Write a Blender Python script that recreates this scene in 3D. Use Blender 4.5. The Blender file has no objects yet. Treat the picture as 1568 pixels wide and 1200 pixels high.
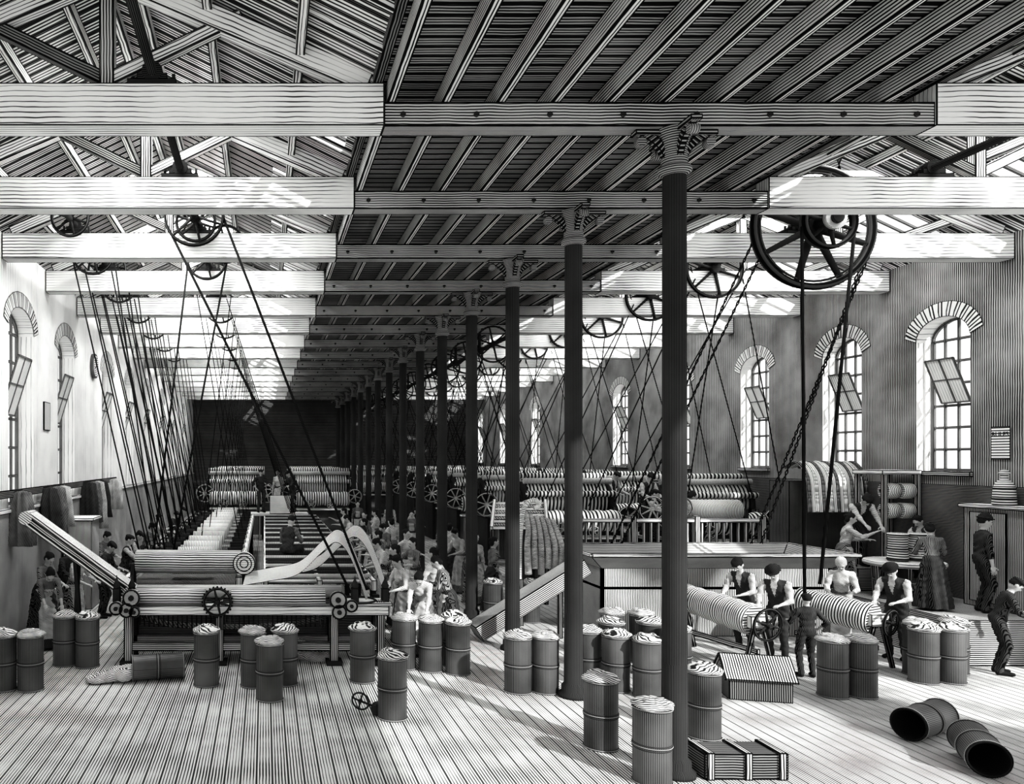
import bpy, bmesh, math, random
import numpy as np
from mathutils import Vector, Matrix
random.seed(7)
V=Vector
scn=bpy.context.scene
COL=scn.collection
try:
    scn.view_settings.view_transform='Standard'
    scn.view_settings.exposure=0.0
    scn.view_settings.look='High Contrast'
except Exception as e: print(e)

# ------------------------------------------------------------ materials
def g(v): return (v,v,v*0.985,1)
class NT:
    def __init__(s,name):
        s.mat=bpy.data.materials.new(name); s.mat.use_nodes=True
        s.t=s.mat.node_tree; s.n=s.t.nodes; s.l=s.t.links
        s.b=s.n['Principled BSDF']; s.b.inputs['Roughness'].default_value=0.9
        try: s.b.inputs['Specular IOR Level'].default_value=0.12
        except: pass
    def val(s,x,sock):
        if isinstance(x,(int,float)): sock.default_value=x
        else: s.l.new(x,sock)
    def m(s,op,a,b=0.0,c=None):
        n=s.n.new('ShaderNodeMath'); n.operation=op
        s.val(a,n.inputs[0]); s.val(b,n.inputs[1])
        if c is not None: s.val(c,n.inputs[2])
        return n.outputs[0]
    def noise(s,vec,scale,detail=2):
        n=s.n.new('ShaderNodeTexNoise'); n.inputs['Scale'].default_value=scale; n.inputs['Detail'].default_value=detail
        if vec is not None: s.l.new(vec,n.inputs['Vector'])
        return n.outputs[0]
    def finish(s,fac,light,dark):
        mx=s.n.new('ShaderNodeMix'); mx.data_type='RGBA'
        s.val(fac,mx.inputs[0]); mx.inputs[6].default_value=g(light); mx.inputs[7].default_value=g(dark)
        s.l.new(mx.outputs[2],s.b.inputs['Base Color'])
    def stripe(s,coord,period,duty,soft=0.10):
        f=s.m('FRACT',s.m('DIVIDE',coord,period))
        tri=s.m('ABSOLUTE',s.m('SUBTRACT',f,0.5))
        half=s.m('MULTIPLY',duty,0.5)
        d=s.m('DIVIDE',s.m('SUBTRACT',half,tri),soft)
        d=s.m('ADD',d,0.5)
        d=s.m('MAXIMUM',s.m('MINIMUM',d,1.0),0.0)
        return d

def ink(name,light,dark,period=0.03,duty=0.4,wob=0.004,edge=0.012,plank=0,plankw=0.01,var=0.35,cross=0,wscale=3.0):
    s=NT(name)
    uv=s.n.new('ShaderNodeUVMap'); uv.uv_map='UVMap'
    wh=s.n.new('ShaderNodeUVMap'); wh.uv_map='Size'
    a=s.n.new('ShaderNodeSeparateXYZ'); s.l.new(uv.outputs[0],a.inputs[0])
    b=s.n.new('ShaderNodeSeparateXYZ'); s.l.new(wh.outputs[0],b.inputs[0])
    u,v,W,H=a.outputs[0],a.outputs[1],b.outputs[0],b.outputs[1]
    geo=s.n.new('ShaderNodeNewGeometry')
    n1=s.noise(geo.outputs['Position'],wscale)
    n2=s.noise(geo.outputs['Position'],1.1,3)
    vv=s.m('ADD',v,s.m('MULTIPLY',s.m('SUBTRACT',n1,0.5),wob*8))
    du=s.m('ADD',duty,s.m('MULTIPLY',s.m('SUBTRACT',n2,0.5),var*2))
    st=s.stripe(vv,period,du)
    if cross:
        st=s.m('MAXIMUM',st,s.stripe(s.m('ADD',u,s.m('MULTIPLY',v,0.3)),cross,s.m('MULTIPLY',du,0.7)))
    if plank:
        st=s.m('MAXIMUM',st,s.stripe(v,plank,plankw/plank,0.02))
    if edge:
        e=s.m('MINIMUM',s.m('MINIMUM',u,s.m('SUBTRACT',W,u)),s.m('MINIMUM',v,s.m('SUBTRACT',H,v)))
        st=s.m('MAXIMUM',st,s.m('LESS_THAN',e,edge))
    s.finish(st,light,dark)
    return s.mat

def inkobj(name,light,dark,period=0.020,duty=0.35,wob=0.006,axis=(0.35,0.2,1.0),var=0.7):
    s=NT(name)
    tc=s.n.new('ShaderNodeTexCoord')
    dp=s.n.new('ShaderNodeVectorMath'); dp.operation='DOT_PRODUCT'
    s.l.new(tc.outputs['Object'],dp.inputs[0]); dp.inputs[1].default_value=axis
    n1=s.noise(tc.outputs['Object'],5.0); n2=s.noise(tc.outputs['Object'],6.0)
    c=s.m('ADD',dp.outputs['Value'],s.m('MULTIPLY',n1,wob*4))
    du=s.m('ADD',duty,s.m('MULTIPLY',s.m('SUBTRACT',n2,0.5),var))
    s.finish(s.stripe(c,period,du,0.15),light,dark)
    return s.mat

K=0.010
M={}
M['floor']=ink('floor_boards',0.74,0.04,0.034,0.30,0.001,0,plank=0.17,plankw=0.020,var=0.6)
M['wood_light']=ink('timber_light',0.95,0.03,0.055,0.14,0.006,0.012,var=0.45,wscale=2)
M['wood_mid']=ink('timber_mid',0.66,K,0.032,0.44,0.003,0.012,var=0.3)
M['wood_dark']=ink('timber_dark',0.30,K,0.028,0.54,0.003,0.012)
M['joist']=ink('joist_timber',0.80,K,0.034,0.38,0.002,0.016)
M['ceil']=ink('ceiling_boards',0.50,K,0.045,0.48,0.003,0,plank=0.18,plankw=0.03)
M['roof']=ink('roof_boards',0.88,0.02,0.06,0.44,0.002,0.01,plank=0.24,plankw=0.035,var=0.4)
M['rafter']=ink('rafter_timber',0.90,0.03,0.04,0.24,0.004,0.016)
M['iron']=ink('cast_iron',0.08,0.006,0.02,0.5,0.001,0.006)
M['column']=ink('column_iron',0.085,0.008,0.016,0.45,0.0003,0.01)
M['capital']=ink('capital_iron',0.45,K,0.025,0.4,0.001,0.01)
M['steel']=ink('bright_steel',0.70,K,0.022,0.3,0.001,0.008)
M['can']=ink('can_tin',0.20,K,0.020,0.46,0.0005,0.012,cross=0,var=0.8)
M['can'].node_tree.nodes['Principled BSDF'].inputs['Roughness'].default_value=.45
try: M['can'].node_tree.nodes['Principled BSDF'].inputs['Specular IOR Level'].default_value=.5
except: pass
M['canhoop']=ink('can_hoop',0.38,K,0.02,0.3,0.0,0.007)
M['fibre']=inkobj('sliver_fibre',0.78,0.03,0.022,0.42,0.02)
M['sliver']=ink('sliver_band',0.90,0.03,0.035,0.32,0.003,0.01)
M['laproll']=ink('lap_roll',0.82,K,0.045,0.42,0.003,0.012)
M['drum']=ink('card_clothing_drum',0.82,K,0.10,0.44,0.004,0.02)
M['lattice']=ink('lattice_apron',0.75,K,0.07,0.45,0.0,0.014,cross=0.06)
M['plaster']=ink('plaster_wall',0.98,0.22,0.10,0.06,0.004,0,var=0.32)
M['brick']=ink('brick_wall',0.50,0.02,0.045,0.46,0.003,0,cross=0,var=0.5)
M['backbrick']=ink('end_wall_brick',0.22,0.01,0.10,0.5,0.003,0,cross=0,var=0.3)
M['arch']=ink('arch_brick',0.75,K,0.10,0.2,0.0,0.010)
M['frame']=ink('window_frame',0.30,K,0.02,0.4,0,0.004)
M['pane']=ink('window_pane',0.95,0.3,0.06,0.12,0,0.01)
M['paper']=ink('paper_sheet',0.95,K,0.05,0.35,0,0.015,var=0.1)
M['belt']=ink('leather_belt',0.03,0.006,0.02,0.4,0,0)
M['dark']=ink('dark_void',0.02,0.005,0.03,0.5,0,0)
M['skin']=inkobj('skin_tone',0.56,0.16,0.014,0.06,var=.25)
M['white_cloth']=inkobj('shirt_cloth',0.76,0.03,0.021,0.30,0.008,var=.8)
M['mid_cloth']=inkobj('dress_cloth',0.34,K,0.019,0.48,axis=(1.0,0.3,0.25))
M['dark_cloth']=inkobj('dark_cloth',0.10,0.008,0.019,0.45,axis=(1.0,0.3,0.2))
M['hair']=inkobj('hair_dark',0.05,0.01,0.014,0.5)
M['felt']=inkobj('cap_felt',0.06,0.01,0.014,0.5)
M['shoe']=inkobj('shoe_leather',0.05,0.01,0.02,0.5)
M['eye']=inkobj('eye_dark',0.02,0.01)

# ------------------------------------------------------------ mesh builder
def frame_from(d):
    d=d.normalized()
    up=V((0,0,1)) if abs(d.z)<0.95 else V((1,0,0))
    x=up.cross(d).normalized(); y=d.cross(x).normalized()
    return x,y,d
class MB:
    def __init__(s):
        s.v=[];s.f=[];s.uv=[];s.wh=[];s.mi=[];s.sm=[];s.mats=[];s.T=Matrix()
    def mi_(s,m):
        if m not in s.mats: s.mats.append(m)
        return s.mats.index(m)
    def poly(s,pts,uvs,size,mat,smooth=False):
        b=len(s.v)
        for p in pts: s.v.append(s.T@V(p))
        s.f.append(list(range(b,b+len(pts))))
        s.uv.append(uvs); s.wh.append(size); s.mi.append(s.mi_(mat)); s.sm.append(smooth)
    def quad(s,p0,p1,p2,p3,mat,swap=None):
        p0,p1,p2,p3=map(V,(p0,p1,p2,p3))
        W=(p1-p0).length;H=(p3-p0).length
        sw=(H>W) if swap is None else swap
        if sw: s.poly((p0,p1,p2,p3),[(0,0),(0,W),(H,W),(H,0)],(H,W),mat)
        else: s.poly((p0,p1,p2,p3),[(0,0),(W,0),(W,H),(0,H)],(W,H),mat)
    def box(s,c,d,mat,R=None,swap=None):
        c=V(c); R=R or Matrix.Identity(3)
        hx,hy,hz=[a/2 for a in d]
        P=lambda a,b,e:c+R@V((a*hx,b*hy,e*hz))
        q=[((-1,-1,-1),(1,-1,-1),(1,-1,1),(-1,-1,1)),((1,1,-1),(-1,1,-1),(-1,1,1),(1,1,1)),
           ((1,-1,-1),(1,1,-1),(1,1,1),(1,-1,1)),((-1,1,-1),(-1,-1,-1),(-1,-1,1),(-1,1,1)),
           ((-1,-1,1),(1,-1,1),(1,1,1),(-1,1,1)),((-1,1,-1),(1,1,-1),(1,-1,-1),(-1,-1,-1))]
        for f in q: s.quad(*[P(*k) for k in f],mat,swap)
    def b2(s,x0,x1,y0,y1,z0,z1,mat,swap=None):
        s.box(((x0+x1)/2,(y0+y1)/2,(z0+z1)/2),(x1-x0,y1-y0,z1-z0),mat,None,swap)
    def beam(s,p0,p1,w,h,mat):
        p0=V(p0);p1=V(p1);x,y,z=frame_from(p1-p0)
        R=Matrix((x,y,z)).transposed()
        s.box((p0+p1)/2,(w,h,(p1-p0).length),mat,R)
    def lathe(s,prof,mat,n=20,c=(0,0,0),axis=(0,0,1),along=False,capa=True,capb=True,wob=None,smooth=True,capmat=None):
        c=V(c);x,y,z=frame_from(V(axis))
        rings=[]
        for (r,h) in prof:
            rg=[]
            for i in range(n):
                a=2*math.pi*i/n
                rr=r*(wob(a,h) if wob else 1)
                rg.append(c+z*h+x*(rr*math.cos(a))+y*(rr*math.sin(a)))
            rings.append(rg)
        L=0
        for k in range(len(prof)-1):
            dl=math.hypot(prof[k+1][0]-prof[k][0],prof[k+1][1]-prof[k][1])
            rm=max(prof[k][0],prof[k+1][0])
            for i in range(n):
                j=(i+1)%n
                a0=2*math.pi*rm*i/n;a1=2*math.pi*rm*(i+1)/n
                if along: uvs=[(L,a0),(L,a1),(L+dl,a1),(L+dl,a0)]
                else: uvs=[(a0,L),(a1,L),(a1,L+dl),(a0,L+dl)]
                uvs=[(p+500,q+500) for p,q in uvs]
                s.poly((rings[k][i],rings[k][j],rings[k+1][j],rings[k+1][i]),uvs,(1000,1000),mat,smooth)
            L+=dl
        cm=capmat or mat
        if capa and prof[0][0]>1e-4:
            s.poly(rings[0][::-1],[(500+prof[0][0]*math.cos(2*math.pi*i/n),500+prof[0][0]*math.sin(2*math.pi*i/n)) for i in range(n)][::-1],(1000,1000),cm)
        if capb and prof[-1][0]>1e-4:
            s.poly(rings[-1],[(500+prof[-1][0]*math.cos(2*math.pi*i/n),500+prof[-1][0]*math.sin(2*math.pi*i/n)) for i in range(n)],(1000,1000),cm)
    def cyl(s,p0,p1,r0,mat,r1=None,n=16,along=False,capmat=None):
        p0=V(p0);p1=V(p1)
        s.lathe([(r0,0),(r1 if r1 is not None else r0,(p1-p0).length)],mat,n,p0,p1-p0,along,capmat=capmat)
    def torus(s,c,axis,R,r,mat,n=32,m=8,w=None):
        c=V(c);x,y,z=frame_from(V(axis)); w=w or r
        for i in range(n):
            for j in range(m):
                P=[]
                for (ii,jj) in((i,j),(i+1,j),(i+1,j+1),(i,j+1)):
                    a=2*math.pi*ii/n;b=2*math.pi*jj/m
                    P.append(c+(x*math.cos(a)+y*math.sin(a))*(R+r*math.cos(b))+z*(w*math.sin(b)))
                s.poly(P,[(500+R*6.28*i/n,500+.01*j)]*4,(1000,1000),mat,True)
    def wheel(s,c,R,mat,axis=(0,1,0),rim=0.04,w=0.06,spokes=6,hub=None,ph=0.3,n=36):
        c=V(c);x,y,z=frame_from(V(axis)); hub=hub or R*0.15
        s.torus(c,axis,R-rim/2,rim/2,mat,n=n,w=w/2)
        s.cyl(c-z*w*0.8,c+z*w*0.8,hub,mat,n=14)
        for i in range(spokes):
            a=ph+2*math.pi*i/spokes
            d=x*math.cos(a)+y*math.sin(a)
            s.cyl(c+d*hub*0.8,c+d*(R-rim*0.6),rim*0.55,mat,r1=rim*0.38,n=6)
    def ell(s,c,r,mat,n=12,m=8,R=None,wob=0):
        c=V(c);R=R or Matrix.Identity(3)
        P=[]
        for j in range(m+1):
            t=math.pi*j/m; row=[]
            for i in range(n):
                a=2*math.pi*i/n
                k=1+ (random.uniform(-wob,wob) if wob else 0)
                row.append(c+R@V((r[0]*math.sin(t)*math.cos(a)*k,r[1]*math.sin(t)*math.sin(a)*k,-r[2]*math.cos(t)*k)))
            P.append(row)
        P[0]=[P[0][0]]*n;P[m]=[P[m][0]]*n
        for j in range(m):
            for i in range(n):
                q=[P[j][i],P[j][(i+1)%n],P[j+1][(i+1)%n],P[j+1][i]]
                if j==0:q=[q[0],q[2],q[3]]
                elif j==m-1:q=q[:3]
                s.poly(q,[(500,500+j*.02)]*len(q),(1000,1000),mat,True)
    def ribbon(s,pts,wv,mat,th=0.02):
        pts=[V(p) for p in pts];wv=V(wv);L=0
        Wd=wv.length*2
        for i in range(len(pts)-1):
            a,b=pts[i],pts[i+1];dl=(b-a).length
            s.poly((a-wv,a+wv,b+wv,b-wv),[(500+L,0),(500+L,Wd),(500+L+dl,Wd),(500+L+dl,0)],(1000,Wd),mat,True)
            L+=dl
    def obj(s,name,weld=True,parent=None,solid=0):
        me=bpy.data.meshes.new(name)
        me.from_pydata([tuple(p) for p in s.v],[],s.f)
        l1=me.uv_layers.new(name='UVMap');l2=me.uv_layers.new(name='Size')
        a=[];b=[]
        for u,w in zip(s.uv,s.wh):
            for q in u: a+= [q[0],q[1]]; b+=[w[0],w[1]]
        l1.data.foreach_set('uv',a);l2.data.foreach_set('uv',b)
        me.polygons.foreach_set('material_index',s.mi)
        me.polygons.foreach_set('use_smooth',s.sm)
        for m in s.mats: me.materials.append(M[m])
        if weld:
            bm=bmesh.new();bm.from_mesh(me)
            bmesh.ops.remove_doubles(bm,verts=bm.verts,dist=0.0004)
            bmesh.ops.recalc_face_normals(bm,faces=bm.faces)
            bm.to_mesh(me);bm.free()
        me.update()
        return put(name,me,parent=parent)
def put(name,me,loc=(0,0,0),rz=0,sc=1,parent=None):
    o=bpy.data.objects.new(name,me);COL.objects.link(o)
    o.location=loc;o.rotation_euler=(0,0,rz);o.scale=(sc,sc,sc)
    if parent:o.parent=parent
    return o
def smoothpath(pts,n=8):
    pts=[V(p) for p in pts];out=[]
    P=[pts[0]]+pts+[pts[-1]]
    for i in range(1,len(P)-2):
        for k in range(n):
            t=k/n
            a,b,c,d=P[i-1],P[i],P[i+1],P[i+2]
            out.append(0.5*((2*b)+(c-a)*t+(2*a-5*b+4*c-d)*t*t+(3*b-a-3*c+d)*t**3))
    out.append(pts[-1]);return out

# ------------------------------------------------------------ dimensions
XL,XR=-4.65,13.25
CX=4.42; Y1=8.45; DY=2.76; NC=15; YEND=51.0
XA,XB=1.27,7.12
ZB,ZT=6.93,7.38
TRY=[Y1+DY*i for i in range(NC)]

# ------------------------------------------------------------ people
def cap_mesh(vs,fs,p0,r0,p1,r1,n=12):
    p0=V(p0);p1=V(p1);d=p1-p0
    if d.length<1e-5:d=V((0,0,1e-4))
    x,y,z=frame_from(d);rings=[]
    for k in range(1,5):
        t=math.pi/2*k/4; rings.append((p0-z*(r0*math.cos(t)),r0*math.sin(t)))
    for k in range(3,0,-1):
        t=math.pi/2*k/4; rings.append((p1+z*(r1*math.cos(t)),r1*math.sin(t)))
    rings.insert(4,(p1,r1))
    b=len(vs);vs.append(p0-z*r0)
    for c,r in rings:
        for i in range(n):
            a=2*math.pi*i/n;vs.append(c+x*(r*math.cos(a))+y*(r*math.sin(a)))
    e=len(vs);vs.append(p1+z*r1);m=len(rings)
    for i in range(n):
        j=(i+1)%n
        fs.append((b,b+1+j,b+1+i))
        for k in range(m-1): fs.append((b+1+k*n+i,b+1+k*n+j,b+1+(k+1)*n+j,b+1+(k+1)*n+i))
        fs.append((b+1+(m-1)*n+i,b+1+(m-1)*n+j,e))
def ell_mesh(vs,fs,c,r,R,n=14,m=10):
    b=len(vs);c=V(c)
    vs.append(c+R@V((0,0,-r[2])))
    for k in range(1,m):
        t=math.pi*k/m
        for i in range(n):
            a=2*math.pi*i/n;vs.append(c+R@V((r[0]*math.sin(t)*math.cos(a),r[1]*math.sin(t)*math.sin(a),-r[2]*math.cos(t))))
    e=len(vs);vs.append(c+R@V((0,0,r[2])))
    for i in range(n):
        j=(i+1)%n
        fs.append((b,b+1+j,b+1+i))
        for k in range(m-2): fs.append((b+1+k*n+i,b+1+k*n+j,b+1+(k+1)*n+j,b+1+(k+1)*n+i))
        fs.append((b+1+(m-2)*n+i,b+1+(m-2)*n+j,e))
def ik(a,b,l1,l2,pole):
    d=b-a;L=max(0.12,min(d.length,(l1+l2)*0.995));dn=d.normalized();b=a+dn*L
    x=(l1*l1-l2*l2+L*L)/(2*L);h=math.sqrt(max(0,l1*l1-x*x))
    p=V(pole);p=p-dn*p.dot(dn);p.normalize()
    return a+dn*x+p*h,b
def hand(mb,w,d,side,palmn,curl=0.5,mat='skin'):
    d=d.normalized();n=V(palmn);n=(n-d*n.dot(d)).normalized();s=d.cross(n).normalized()
    R=Matrix((s,n,d)).transposed()
    mb.ell(w+d*0.045,(0.040,0.016,0.052),mat,10,6,R)
    for k,(off,ln) in enumerate([(-0.030,0.062),(-0.010,0.074),(0.011,0.070),(0.030,0.054)]):
        p=w+d*0.082+s*off;dd=d.copy();r=0.0095
        for seg in (0.45,0.32,0.23):
            q=p+dd*(ln*seg*1.15);mb.cyl(p,q,r,mat,r1=r*0.88,n=6);p=q;r*=0.88
            dd=(dd+n*curl).normalized()
    st=s*(-1 if side>0 else 1)
    p=w+d*0.03+st*0.034;dd=(d*0.7+st*0.7+n*0.25).normalized()
    for seg in (0.034,0.026):
        q=p+dd*seg;mb.cyl(p,q,0.0105,mat,r1=0.009,n=6);p=q;dd=(dd+n*0.4+d*0.3).normalized()
POSES={
 'stand':dict(lean=3,hl=(-.24,-.06,.80),hr=(.24,-.06,.80),head=8),
 'work':dict(lean=18,hl=(-.15,-.46,1.02),hr=(.17,-.44,1.04),head=28),
 'bend':dict(lean=42,hl=(-.13,-.62,.86),hr=(.16,-.58,.84),head=30),
 'reach':dict(lean=10,hl=(-.16,-.50,1.30),hr=(.17,-.42,1.12),head=8),
 'hip':dict(lean=2,hl=(-.21,-.04,.98),hr=(.20,-.34,1.10),head=10),
 'walk':dict(lean=8,hl=(-.22,-.26,.92),hr=(.24,.12,.82),head=6,al=(-.10,-.26,.08),ar=(.10,.24,.12)),
 'sit':dict(lean=16,hl=(-.14,-.44,.72),hr=(.15,-.42,.70),head=24,pz=.50,al=(-.14,-.46,.08),ar=(.15,-.42,.08)),
}
CACHE={}
def body(pose,fem,hat,top,bot,vox=0.0125):
    key=(pose,fem,hat,top,bot)
    if key in CACHE:return CACHE[key]
    P=POSES[pose];le=math.radians(P['lean']);pz=P.get('pz',.95)
    pel=V((0,0.0,pz));
    if P['lean']>25 and pz>.9: pel.y=0.12
    s=V((0,-math.sin(le),math.cos(le)))
    Rs=Matrix.Rotation(le,3,'X')
    hp=le+math.radians(P['head'])
    hd=V((0,-math.sin(le+math.radians(P['head'])*.5),math.cos(le+math.radians(P['head'])*.5)))
    neck=pel+s*.49
    hc=neck+hd*.152
    Rh=Matrix.Rotation(min(hp,1.0),3,'X')
    sw=.155 if fem else .178
    bx=0.9 if fem else 1.0
    torso='top' if fem else 'vest'
    prims=[]
    C=lambda a,ra,b,rb,m:prims.append(('c',V(a),ra,V(b),rb,m))
    E=lambda c,r,R,m:prims.append(('e',V(c),r,R,m))
    E(pel+s*.32,(.165*bx,.118,.19),Rs,torso)
    E(pel+s*.15,((.120 if fem else .15),.105,.16),Rs,torso)
    E(pel+s*.01,(.165,.125,.13),Rs,'bot')
    if fem: E(pel+s*.31+Rs@V((0,-.075,0)),(.12,.07,.075),Rs,'top')
    C(neck-s*.06,.058,neck+hd*.07,.050,'skin')
    C(neck-s*.055,.076,neck-s*.025,.064,'top')
    for sx in(-1,1):
        sh=pel+s*.415+V((sx*sw,0,0))
        C(pel+s*.435+V((sx*.05,0,0)),.060,sh,.055,torso if not fem else 'top')
        tgt=V(P['hl'] if sx<0 else P['hr'])
        el,wr=ik(sh,tgt,.285,.25,(sx*.5,.45,-.8))
        C(sh,.060,el,.048,'top'); C(el,.048,el.lerp(wr,.35),.048,'top'); C(el.lerp(wr,.3),.037,wr,.026,'skin')
        P['w%d'%sx]=(wr,(wr-el).normalized())
        hip=pel+V((sx*.088,0,-.03))
        ank=V(P.get('al' if sx<0 else 'ar',(sx*.11,.0,.08)))
        if P['lean']>25 and pz>.9: ank.y=.02*sx
        kn,ank=ik(hip,ank,.44,.43,(sx*.15,-1,.1))
        C(hip,.092,kn,.068,'bot');C(kn,.066,kn.lerp(ank,.45),.062,'bot');C(kn.lerp(ank,.45),.062,ank,.054,'bot')
        C(ank+V((0,.02,-.035)),.042,ank+V((sx*.02,-.17,-.045)),.033,'shoe')
    E(hc,(.076,.093,.108),Rh,'skin')
    E(hc+Rh@V((0,-.030,-.055)),(.056,.060,.062),Rh,'skin')
    C(hc+Rh@V((0,-.088,.012)),.011,hc+Rh@V((0,-.108,-.022)),.016,'skin')
    C(hc+Rh@V((-.035,-.080,.030)),.013,hc+Rh@V((.035,-.080,.030)),.013,'skin')
    C(hc+Rh@V((-.018,-.085,-.052)),.011,hc+Rh@V((.018,-.085,-.052)),.011,'skin')
    for sx in(-1,1): E(hc+Rh@V((sx*.080,.005,-.005)),(.012,.022,.032),Rh,'skin')
    E(hc+Rh@V((0,.022,.030)),(.086,.094,.098),Rh,'hair')
    if fem:
        E(hc+Rh@V((0,.095,.035)),(.052,.052,.050),Rh,'hair')
        E(hc+Rh@V((0,.05,-.02)),(.082,.062,.085),Rh,'hair')
    if hat=='cap':
        E(hc+Rh@V((0,.008,.080)),(.100,.112,.040),Rh,'hat')
        C(hc+Rh@V((-.045,-.10,.062)),.012,hc+Rh@V((.045,-.10,.062)),.012,'hat')
    if hat=='bowler':
        E(hc+Rh@V((0,.008,.085)),(.090,.100,.085),Rh,'hat')
        E(hc+Rh@V((0,.005,.070)),(.130,.145,.014),Rh,'hat')
    if hat=='scarf': E(hc+Rh@V((0,.025,.030)),(.092,.100,.100),Rh,'hat')
    vs=[];fs=[]
    for p in prims:
        if p[0]=='c':cap_mesh(vs,fs,p[1],p[2],p[3],p[4])
        else:ell_mesh(vs,fs,p[1],p[2],p[3])
    skirt=fem and pz>.9
    if skirt:
        n=48;b=len(vs);prof=[(.10,pz+.10,0),(.130,pz+.07,0),(.18,pz-.04,.03),(.215,pz-.30,.07),(.255,.35,.10),(.295,.05,.12),(.05,.05,0)]
        for(r,z,wv)in prof:
            for i in range(n):
                a=2*math.pi*i/n;rr=r*(1+wv*math.sin(a*9+z*2)+wv*.5*math.sin(a*5))
                vs.append(V((rr*math.cos(a),rr*.88*math.sin(a)+(pel.y if z>.5 else pel.y*.5),z)))
        for k in range(len(prof)-1):
            for i in range(n):
                j=(i+1)%n;fs.append((b+k*n+i,b+(k+1)*n+i,b+(k+1)*n+j,b+k*n+j))
        fs.append([b+i for i in range(n)]);fs.append([b+(len(prof)-1)*n+i for i in range(n)][::-1])
    me=bpy.data.meshes.new('tmp');me.from_pydata([tuple(v) for v in vs],[],fs)
    ob=bpy.data.objects.new('tmp',me);COL.objects.link(ob)
    md=ob.modifiers.new('r','REMESH');md.mode='VOXEL';md.voxel_size=vox;md.use_smooth_shade=True
    sm=ob.modifiers.new('s','SMOOTH');sm.factor=.5;sm.iterations=2
    dg=bpy.context.evaluated_depsgraph_get();dg.update()
    m2=bpy.data.meshes.new_from_object(ob.evaluated_get(dg))
    bpy.data.objects.remove(ob);bpy.data.meshes.remove(me)
    names=['skin','top','bot','hair','hat','apron','shoe','eye','vest']
    def classify(c):
        nf=len(c);best=np.full(nf,1e9);mi=np.zeros(nf,int)
        for p in prims:
            if p[0]=='c':
                a=np.array(p[1]);bb=np.array(p[3]);ab=bb-a
                t=np.clip(((c-a)@ab)/max(ab@ab,1e-9),0,1)
                d=np.linalg.norm(c-(a+t[:,None]*ab),axis=1)-(p[2]+(p[4]-p[2])*t);m=p[5]
            else:
                R=np.array(p[3]);q=(c-np.array(p[1]))@R/np.array(p[2])
                d=(np.linalg.norm(q,axis=1)-1)*min(p[2]);m=p[4]
            k=names.index(m);sel=d<best;best[sel]=d[sel];mi[sel]=k
        if skirt:
            low=(c[:,2]<pz+.02)&(np.isin(mi,[1,2,6])|(best>.02))
            ap=(c[:,1]<-.02)&(np.abs(c[:,0])<.16)&(c[:,2]>.22)
            mi[low]=2;mi[low&ap]=5
        if fem:
            q=(c-np.array(pel))@np.array(Rs)
            mi[(mi==1)&(q[:,1]<-.05)&(np.abs(q[:,0])<.085)&(q[:,2]<.34)&(q[:,2]>0)]=5
        else:
            q=(c-np.array(pel))@np.array(Rs)
            mi[(mi==8)&(q[:,1]<0)&(np.abs(q[:,0])<.05*np.clip((q[:,2]-.22)/.2,0,1))]=1
        q=(c-np.array(hc))@np.array(Rh)
        mi[(q[:,1]<-.045)&(q[:,2]<.060)&(np.linalg.norm(q,axis=1)<.16)&(mi==3)]=0
        return mi
    nv=len(m2.vertices);co=np.empty(nv*3);m2.vertices.foreach_get('co',co);co=co.reshape(-1,3)
    no=np.empty(nv*3);m2.vertices.foreach_get('normal',no);no=no.reshape(-1,3)
    vm=classify(co);cl=np.isin(vm,[1,2,5,8]).astype(float)
    ph=co[:,0]*38+np.sin(co[:,2]*22)*1.6+co[:,1]*15
    f=(np.sin(ph+co[:,2]*30)*.0045+np.sin(co[:,2]*55+co[:,0]*20+co[:,1]*25)*.0035)*cl
    co=co+no*f[:,None];m2.vertices.foreach_set('co',co.ravel())
    nf=len(m2.polygons);c=np.empty(nf*3);m2.polygons.foreach_get('center',c);c=c.reshape(-1,3)
    mi=classify(c)
    m2.polygons.foreach_set('material_index',mi.astype(np.int32))
    m2.polygons.foreach_set('use_smooth',[True]*nf)
    mm={'skin':'skin','top':top,'bot':bot,'hair':'hair','hat':'white_cloth' if hat=='scarf' else 'felt','apron':'white_cloth','shoe':'shoe','eye':'eye','vest':'dark_cloth'}
    hb=MB();hb.mats=names
    for sx in(-1,1):
        w,d=P['w%d'%sx];hand(hb,w,d,sx,(0,0,-1) if d.z>-.8 else (-sx,0,0))
        hb.ell(hc+Rh@V((sx*.030,-.086,.010)),(.013,.008,.008),'eye',8,5,Rh)
    hb.ell(hc+Rh@V((0,-.095,-.050)),(.024,.007,.005),'eye',8,5,Rh)
    m3=bpy.data.meshes.new('h');m3.from_pydata([tuple(p) for p in hb.v],[],hb.f);m3.polygons.foreach_set('material_index',hb.mi);m3.polygons.foreach_set('use_smooth',[True]*len(hb.f))
    bm=bmesh.new();bm.from_mesh(m2);bm.from_mesh(m3)
    out=bpy.data.meshes.new('body');bm.to_mesh(out);bm.free()
    for nme in names: out.materials.append(M[mm[nme]])
    bpy.data.meshes.remove(m2);bpy.data.meshes.remove(m3)
    CACHE[key]=out;return out
def person(name,x,y,rz,pose='stand',fem=False,hat=None,top='white_cloth',bot='dark_cloth',z=0,sc=.98):
    me=body(pose,fem,hat,top,bot)
    o=put(name,me,(x,y,z),math.radians(rz),sc);return o
W=lambda *a,**k:person('woman_worker',*a,fem=True,**k)
Mn=lambda *a,**k:person('man_worker',*a,**k)
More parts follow.
